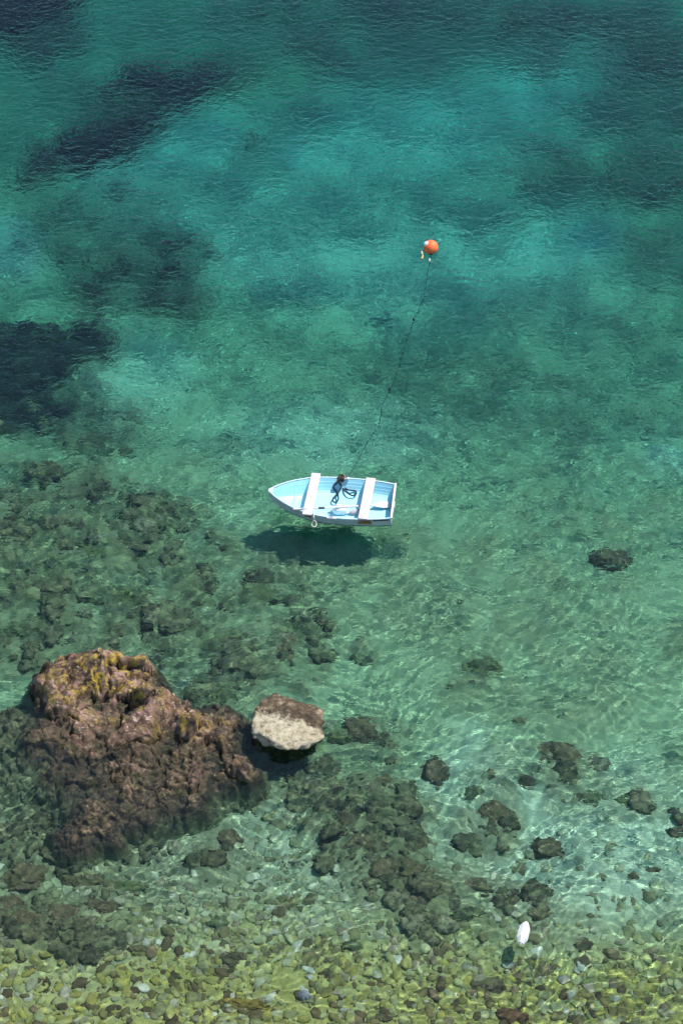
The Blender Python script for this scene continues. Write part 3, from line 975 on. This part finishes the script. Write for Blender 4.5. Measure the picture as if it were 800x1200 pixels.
def loc(px, py, z):
    """boat coordinates of the place at height z seen at (px, py)"""
    return boatI @ at(px, py, z)


TS = [0, .06, .14, .24, .36, .48, .58, .67, .75, .82, .88, .925, .96, .985, 1.0]


def half_beam(t):
    return float(np.interp(t, [0, .1, .2, .35, .5, .6, .7, .8, .88, .94, .98, 1], [.510, .560, .592, .610, .600, .570, .510, .405, .285, .170, .070, .022]))


def sheer(t):
    return .315 + .02 * (1 - t) ** 2 + .085 * max(0, t - .35) ** 1.6 / .65 ** 1.6


def section(t, inner):
    """half section from keel to gunwale: list of (y, z); laps step outwards"""
    b, zs = half_beam(t), sheer(t)
    zk = (.085 if inner else -.075) + (.16 * max(0, (t - .72) / .28) ** 2)
    if not inner and t > .9:
        zk += .05 * ((t - .9) / .1) ** 2
    th = .022 if inner else 0
    lap = .005 if inner else .011
    prof = [(0, 0), (.30, .0), (.56, .015), (.70, .06), (.79, .17), (.83, .30), (.83, .302, 1), (.885, .52), (.885, .522, 1), (.94, .76), (.94, .762, 1), (1.0, 1.0)]
    out = []
    k = 0
    sharp = max(0, (t - .6) / .4)
    for q in prof:
        if len(q) == 3:
            k += 1
        u, v = q[0], q[1]
        u = u * (1 - sharp * .45 * (1 - v)) 
        y = u * b - th * (1 if u > .3 else u / .3) + (k - 3) * lap * .9 * (1 - sharp * .7)
        out.append((max(y, 0.0 if q == prof[0] else .002), zk + v * (zs - zk)))
    out[0] = (0.0, zk)
    return out


def xs(t, z):
    """fore-and-aft place of a point: raked stem"""
    rake = .10 * max(0, (t - .7) / .3) ** 2
    return -LEN / 2 + LEN * t - rake * (1 - z / max(sheer(t), .01)) * .8


def shell(name, inner, mat):
    bm = bmesh.new()
    cols = []
    for t in TS:
        sec = section(t, inner)
        tt = t
        if inner:
            tt = .012 + t * (.978)
        row = [bm.verts.new((xs(tt, z), -y, z)) for y, z in reversed(sec[1:])] + [bm.verts.new((xs(tt, sec[0][1]), 0, sec[0][1]))] + [bm.verts.new((xs(tt, z), y, z)) for y, z in sec[1:]]
        cols.append(row)
    for A, B in zip(cols, cols[1:]):
        for k in range(len(A) - 1):
            f = (A[k], A[k + 1], B[k + 1], B[k])
            bm.faces.new(f if not inner else f[::-1])
    bm.faces.new(cols[0] if inner else cols[0][::-1])
    bm.faces.new(cols[-1] if not inner else cols[-1][::-1])
    me = bpy.data.meshes.new(name); bm.to_mesh(me); bm.free()
    o = link(name, me, mat, boat, smooth=False)
    return o


shell('hull', False, M['hull'])
shell('interior', True, M['blue'])


def sweep(name, path, w, h, mat, parent=boat):
    """a rectangular strip along a path (list of points); w across in plan, h tall"""
    bm = bmesh.new()
    rows = []
    n = len(path)
    for i, p in enumerate(path):
        t = (path[min(i + 1, n - 1)] - path[max(i - 1, 0)]); t.z = 0; t.normalize()
        s = Vector((-t.y, t.x, 0))
        prof = [(-w / 2, -h / 2), (w / 2, -h / 2), (w / 2, h * .3), (w * .3, h / 2), (-w * .3, h / 2), (-w / 2, h * .3)]
        rows.append([bm.verts.new(p + s * a + Vector((0, 0, b))) for a, b in prof])
    for A, B in zip(rows, rows[1:]):
        for k in range(6):
            bm.faces.new((A[k], B[k], B[(k + 1) % 6], A[(k + 1) % 6]))
    bm.faces.new(rows[0]); bm.faces.new(rows[-1][::-1])
    bmesh.ops.recalc_face_normals(bm, faces=bm.faces)
    me = bpy.data.meshes.new(name); bm.to_mesh(me); bm.free()
    return link(name, me, mat, parent, smooth=False)


tt = np.linspace(0, 1, 40)
for sgn in (1, -1):
    path = [Vector((-LEN / 2 + LEN * t, sgn * (half_beam(t) - .006), sheer(t) + .004)) for t in tt]
    sweep('gunwale', path, .028, .026, M['rim'])
# transom: board across the stern with a white cap, plus a small pad outside
tb = half_beam(0)
me = box_mesh('transom_cap', .045, 2 * tb + .02, .036, .006); o = link('transom_cap', me, M['white'], boat, False); o.location = (-LEN / 2 - .004, 0, sheer(0) + .012)
me = box_mesh('motor_pad', .03, .16, .15, .008); o = link('motor_pad', me, M['white'], boat, False); o.location = (-LEN / 2 - .022, .06, sheer(0) - .085)
# breasthook
bm = bmesh.new()
tri = [(LEN / 2 - .005, 0), (LEN / 2 - .10, half_beam(.96) - .01), (LEN / 2 - .085, 0), (LEN / 2 - .10, -half_beam(.96) + .01)]
lo_ = [bm.verts.new((x, y, sheer(.96) - .004)) for x, y in tri]; hi_ = [bm.verts.new((x, y, sheer(.96) + .021)) for x, y in tri]
for k in range(4):
    bm.faces.new((lo_[k], lo_[(k + 1) % 4], hi_[(k + 1) % 4], hi_[k]))
bm.faces.new(hi_); bm.faces.new(lo_[::-1]); bmesh.ops.recalc_face_normals(bm, faces=bm.faces)
me = bpy.data.meshes.new('breasthook'); bm.to_mesh(me); bm.free(); link('breasthook', me, M['rim'], boat, False)
# ribs inside: one near the bow, low floor stringers
t_r = .80
sec = section(t_r, True)
path = [Vector((xs(t_r, z), y * .985, z + .008)) for y, z in reversed(sec[:-1])] + [Vector((xs(t_r, z), -y * .985, z + .008)) for y, z in sec[1:-1]]
link('bow_rib', tube_mesh('bow_rib', path, .016, 6), M['blue'], boat)
# plank seats, laid across the gunwales
def seat(pa, pb, wid):
    a, b = loc(*pa, .357), loc(*pb, .357)
    mid = (a + b) / 2; d = b - a
    me = box_mesh('thwart', d.length, wid - .01, .034, .006)
    o = link('thwart', me, M['plank'], boat, False)
    o.location = (mid.x, mid.y, .345 + .012)
    o.rotation_euler = (0, math.atan2(-(b.z - a.z), math.hypot(d.x, d.y)), math.atan2(d.y, d.x))
    return o


seat((370.5, 555), (359.5, 603.5), .20)
seat((434.5, 560.5), (425, 608.5), .205)
# oar blocks on the gunwales
for px, py, sx in ((388.5, 606.5, .20), (406, 560.3, .11)):
    p = loc(px, py, .36)
    me = box_mesh('rowlock_block', sx, .055, .035, .007); o = link('rowlock_block', me, M['white'], boat, False); o.location = (p.x, p.y, .350)
    o = link('rowlock', tube_mesh('rowlock', smooth_path([(-.03, 0, .07), (-.028, 0, .03), (0, 0, .012), (.028, 0, .03), (.03, 0, .07)], 3), .007, 6), M['grey'], boat); o.location = (p.x + .01, p.y, .362)
# red mark inside the bow, bare wood where the paint has gone, dark rubbing strip at the quarter
def hull_patch(name, t0, t1, v0, v1, mat, side=1, inner=False, proud=.006):
    bm = bmesh.new(); rows = []
    for t in np.linspace(t0, t1, 8):
        b, zs = half_beam(t), sheer(t)
        row = []
        for v in (v0, (v0 + v1) / 2, v1):
            sec = section(t, inner)
            z = sec[0][1] + v * (zs - sec[0][1])
            zz = [q[1] for q in sec]; yy_ = [q[0] for q in sec]
            y = float(np.interp(z, zz, yy_)) + (-proud if inner else proud)
            row.append((xs(t, z), side * y, z))
        rows.append(row)
    top = [[bm.verts.new(p) for p in r] for r in rows]
    for A, B in zip(top, top[1:]):
        for k in range(2):
            bm.faces.new((A[k], A[k + 1], B[k + 1], B[k]))
    bmesh.ops.solidify(bm, geom=list(bm.faces), thickness=.004)
    bmesh.ops.recalc_face_normals(bm, faces=bm.faces)
    me = bpy.data.meshes.new(name); bm.to_mesh(me); bm.free()
    return link(name, me, mat, boat, False)


NEAR = 1   # +y in boat coordinates: bow is to the left, so the side towards the camera
hull_patch('bare_wood', .155, .26, .55, .93, M['rust'], NEAR)
hull_patch('bare_wood', .635, .69, .50, .95, M['rust'], NEAR)
hull_patch('rubbing_strip', .015, .145, .84, .93, M['darkwood'], NEAR, proud=.009)
hull_patch('red_mark', .895, .915, .70, .80, M['red'], NEAR, inner=True)

# ------------------------------------------------------------------ things in the boat
def W(px, py, z):
    return at(px, py, z - .05 if z > .2 else z)


# oar: blade on the bottom boards by the stern, loom resting on the front seat
oar_a, oar_b = W(456, 591.5, .12), W(343, 596.8, .46)
oar = empty('oar', oar_a)
tag(oar, 'white wooden oar lying lengthwise in the boat with its blade by the stern', 'oar')
d = (oar_b - oar_a); L = d.length; ux = d.normalized()
side = ux.cross(Vector((0, 0, 1))).normalized(); upv = side.cross(ux)
P_ = lambda s, a=0, b=0: ux * s + side * a + upv * b
shaft = smooth_path([P_(.30), P_(.7), P_(1.2), P_(L - .17)], 4)
link('shaft', tube_mesh('shaft', shaft, .021, 8), M['oarwood'], oar)
link('handle', tube_mesh('handle', [P_(L - .172), P_(L - .16), P_(L - .09), P_(L - .01), P_(L)], [.014, .017, .019, .018, .010], 8), M['oarwood'], oar)
link('collar', tube_mesh('collar', [P_(1.36), P_(1.37), P_(1.48), P_(1.49)], [.022, .027, .027, .022], 10), M['collar'], oar)
bm = bmesh.new()
outl = [(0, .085), (.06, .098), (.16, .094), (.26, .066), (.34, .030), (.40, .020)]
rows = []
for s_, w_ in outl:
    rows.append([bm.verts.new(P_(s_, a * w_, .010 + c)) for a, c in ((-1, -.006), (-.5, -.009), (.5, -.009), (1, -.006), (1, .006), (.3, .014), (-.3, .014), (-1, .006))])
for A, B in zip(rows, rows[1:]):
    for k in range(8):
        bm.faces.new((A[k], A[(k + 1) % 8], B[(k + 1) % 8], B[k]))
bm.faces.new(rows[0][::-1]); bm.faces.new(rows[-1]); bmesh.ops.recalc_face_normals(bm, faces=bm.faces)
me = bpy.data.meshes.new('blade'); bm.to_mesh(me); bm.free(); link('blade', me, M['oarwood'], oar, False)

# white bailer: an open tub cut from a plastic jug, lying on its side
bl = W(397.5, 597.0, .17)
bail = empty('bailer', bl, BOAT_RZ + R(4)); tag(bail, 'white plastic jug bailer lying beside the oar in the middle of the boat', 'bailer')
bm = bmesh.new()
rows = []
for s_, hw, hh in ((-.155, .05, .05), (-.145, .075, .07), (-.10, .095, .085), (.05, .10, .09), (.10, .088, .08), (.135, .05, .05), (.15, .034, .036)):
    rows.append([bm.verts.new((s_, hw * math.copysign(abs(math.cos(a)) ** .6, math.cos(a)), hh * math.copysign(abs(math.sin(a)) ** .6, math.sin(a)))) for a in np.linspace(0, 2 * math.pi, 17)[:-1]])
for A, B in zip(rows, rows[1:]):
    for k in range(16):
        bm.faces.new((A[k], A[(k + 1) % 16], B[(k + 1) % 16], B[k]))
bm.faces.new(rows[0][::-1]); bm.faces.new(rows[-1]); bmesh.ops.recalc_face_normals(bm, faces=bm.faces)
me = bpy.data.meshes.new('jug_body'); bm.to_mesh(me); bm.free(); link('jug_body', me, M['plastic'], bail)
link('handle', tube_mesh('handle', smooth_path([(-.11, 0, .075), (-.09, 0, .125), (0, 0, .13), (.07, 0, .115), (.10, 0, .07)], 4), .014, 8), M['plastic'], bail)
link('cap', tube_mesh('cap', [(.149, 0, 0), (.151, 0, 0), (.185, 0, 0), (.187, 0, 0)], [.02, .04, .04, .03], 12), M['plastic'], bail)
bail.location.z = .165

# grey scoop pointing to the stern
sa, sb = W(405.5, 601.0, .14), W(420.5, 600.5, .11)
sc = empty('scoop', sa); tag(sc, 'grey plastic scoop lying between the white jug and the rear seat', 'scoop')
d = sb - sa; ux = d.normalized(); sd = ux.cross(Vector((0, 0, 1)))
link('bowl', tube_mesh('bowl', [ux * s_ for s_ in (0.06, .065, .12, .20, .26, .265)], [.01, .03, .05, .068, .075, .055], 14), M['grey'], sc)
link('handle', tube_mesh('handle', [ux * -.10, ux * -.095, ux * .064], [.010, .016, .018], 8), M['oarwood'], sc)

# navy rope thrown over the far gunwale, with its weedy knot
zf = .155
def c6(x, y, z):
    return W(380 + x / 8, 545 + y / 8, z)


rp = empty('mooring_rope', c6(150, 140, .42)); tag(rp, 'navy blue rope tied over the far side of the boat with loose loops inside', 'rope')
rb = rp.location
pts = [c6(160, 130, .43), c6(130, 160, .38), c6(92, 188, .28), c6(84, 212, .20), c6(108, 245, .12), c6(128, 265, zf), c6(95, 295, zf), c6(76, 325, zf), c6(88, 346, zf), c6(112, 345, zf), c6(130, 318, zf), c6(128, 280, zf + .03), c6(132, 255, zf + .04), c6(150, 225, .17), c6(172, 192, .22), c6(205, 225, .16), c6(245, 236, zf + .02), c6(284, 240, zf), c6(298, 258, zf), c6(290, 280, zf), c6(262, 286, zf), c6(225, 268, zf + .02), c6(190, 240, .16), c6(165, 205, .22), c6(140, 165, .38), c6(150, 130, .435)]
link('rope', tube_mesh('rope', [p - rb for p in smooth_path(pts, 5)], .0165, 8), M['navy'], rp)
kn = []
for i in range(46):
    a = i / 46 * 2 * math.pi * 5
    kn.append(c6(152 + 9 * math.sin(a * .37 + 1), 128 + 28 * (i / 46 - .5) * 1.3, .41) - rb + Vector((.048 * math.cos(a), .03 * math.sin(a * .6), .045 * math.sin(a))))
link('knot', tube_mesh('knot', kn, .017, 7), M['weedy'], rp)
link('rope_end', tube_mesh('rope_end', [p - rb for p in smooth_path([c6(150, 140, .42), c6(160, 110, .50), c6(168, 88, .57), c6(172, 76, .58)], 4)], .012, 6), M['weedy'], rp)

# white rope loop hanging over the near gunwale
def c5(x, y, z):
    return W(300 + x / 8, 545 + y / 8, z)


wl = empty('rope_loop', c5(540, 470, .40)); tag(wl, 'small white rope loop hanging over the near side of the boat by the front seat', 'rope')
wb = wl.location
pts = [c5(540, 415, .41), c5(540, 455, .43), c5(541, 490, .43), c5(544, 515, .36), c5(560, 535, .31), c5(566, 556, .28), c5(556, 576, .26), c5(538, 579, .26), c5(523, 565, .28), c5(524, 545, .31), c5(540, 517, .37)]
link('rope', tube_mesh('rope', [p - wb for p in smooth_path(pts, 5)], .012, 7), M['cord'], wl)

# ------------------------------------------------------------------ buoy, its line to the boat, the white float
bc = at(504.5, 289.5, .10)
buoy = empty('mooring_buoy', (bc.x, bc.y, 0)); tag(buoy, 'round orange mooring buoy floating alone beyond the boat', 'buoy')
v, f = ICO[5]
rr = .172
pole = Vector((-.62, -.05, .60)).normalized()
dn = v @ np.array(pole)
p = v * (rr * (1 + .10 * np.clip(-dn - .75, 0, 1) * 0 + .03 * np.clip(dn - .8, 0, 1)))[:, None]
p[:, 2] += .09
link('float_body', raw_mesh('float_body', p, f), M['orange'], buoy)
link('seam', tube_mesh('seam', [Vector((0, 0, .09)) + (pole.orthogonal().normalized() * math.cos(a) + pole.cross(pole.orthogonal().normalized()) * math.sin(a)) * .172 for a in np.linspace(0, 2 * math.pi, 41)[:-1]], .0045, 5, True), M['orange'], buoy)
cc = Vector((0, 0, .09))
link('lug', tube_mesh('lug', [cc + pole * .150, cc + pole * .168, cc + pole * .192, cc + pole * .200], [.075, .066, .045, .02], 12), M['plastic'], buoy)
rg_ = cc - pole * .0
ringp = [Vector((.0, -.15, -.0)) + Vector((.035 * math.cos(a), .01, .035 * math.sin(a))) for a in np.linspace(0, 2 * math.pi, 13)[:-1]]
link('shackle', tube_mesh('shackle', ringp, .012, 6, True), M['weedy'], buoy)
o_ = Vector((bc.x, bc.y, 0))
tail = [at(499, 293, .03) - o_, at(495.5, 294, .03) - o_, at(494, 297, .022) - o_, at(495.2, 300, .02) - o_, at(493.6, 303.5, .02) - o_]
link('rope_tail', tube_mesh('rope_tail', smooth_path(tail, 4), [.02] * 16 + [.03], 6), M['orangerope'], buoy)
link('pale_splice', tube_mesh('pale_splice', smooth_path([at(494.6, 293.5, .04) - o_, at(493.8, 296, .045) - o_, at(495, 298.5, .04) - o_], 3), .021, 6), M['cord'], buoy)

ln = [at(505, 299, .03), at(504, 304, .025), at(502.2, 310, .02), at(499, 328, .0), at(496, 346, -.03), at(491, 358, -.06), at(484.5, 374, -.06), at(481, 384, -.05), at(475, 400, -.12), at(470, 418, -.14), at(465, 436, -.14), at(460, 448, -.10), at(455, 458, -.12), at(448, 474, -.12), at(446, 486, -.09), at(442, 500, -.07), at(433, 511, -.04), at(427, 524, -.02), at(422, 534, .02), at(416, 545, .10), at(409, 556, .26), at(402, 560.5, .42)]
line = empty('mooring_line', ln[0]); tag(line, 'long thin dark line running through the water from the boat to the orange buoy', 'rope')
sp = smooth_path(ln, 7)
sp = [q + Vector((.004 * math.sin(i * 1.7), 0, .035 * math.sin(i * .83) * (1 if 10 < i < 125 else 0))) for i, q in enumerate(sp)]
sp = [q - Vector((0, 0, .10 + .10 * math.sin(math.pi * (i - 8) / 110) if 8 < i < 118 else 0)) for i, q in enumerate(sp)]
link('line', tube_mesh('line', [q - ln[0] for q in sp], .0065, 6), M['line'], line)
link('splice', tube_mesh('splice', [at(503.2, 303.5, .035) - ln[0], at(503.0, 306.5, .035) - ln[0]], .02, 6), M['cord'], line)
for kx, ky in ((484.2, 375), (456, 457)):
    q = at(kx, ky, -.04)
    vv, ff = lumpy(2, .02, .06, .02, int(kx), .4, 2)
    o = link('weed_clump', raw_mesh('weed_clump', vv, ff), M['line'], line); o.location = q - ln[0]

fa, fb = at(616.2, 1081, .09), at(609.8, 1106, .09)
fl = empty('white_float', ((fa + fb) / 2)); tag(fl, 'small white six sided net float on shallow yellow water at lower right', 'float')
fm = (fa + fb) / 2; ux = (fb - fa).normalized(); L = (fb - fa).length
link('float_body', tube_mesh('float_body', [ux * (L * q) for q in (-.5, -.485, -.27, -.255, .255, .27, .485, .5)], [.015, .042, .094, .097, .097, .094, .042, .015], 6), M['plastic'], fl, False)
link('eye', tube_mesh('eye', [ux * (L * .5 + .01) + ux * (.018 * math.cos(a)) + Vector((0, 0, .018 * math.sin(a))) for a in np.linspace(0, 6.283, 11)[:-1]], .006, 6, True), M['plastic'], fl)
q = under(625, 1150)
fr = [ux * (L * .5 + .02), at(613, 1112, -.05) - fm, at(618, 1126, -.14) - fm, Vector((q.x, q.y, -p_depth(q))) - fm]
link('tether', tube_mesh('tether', smooth_path(fr, 6), .008, 5), M['cord'], fl)
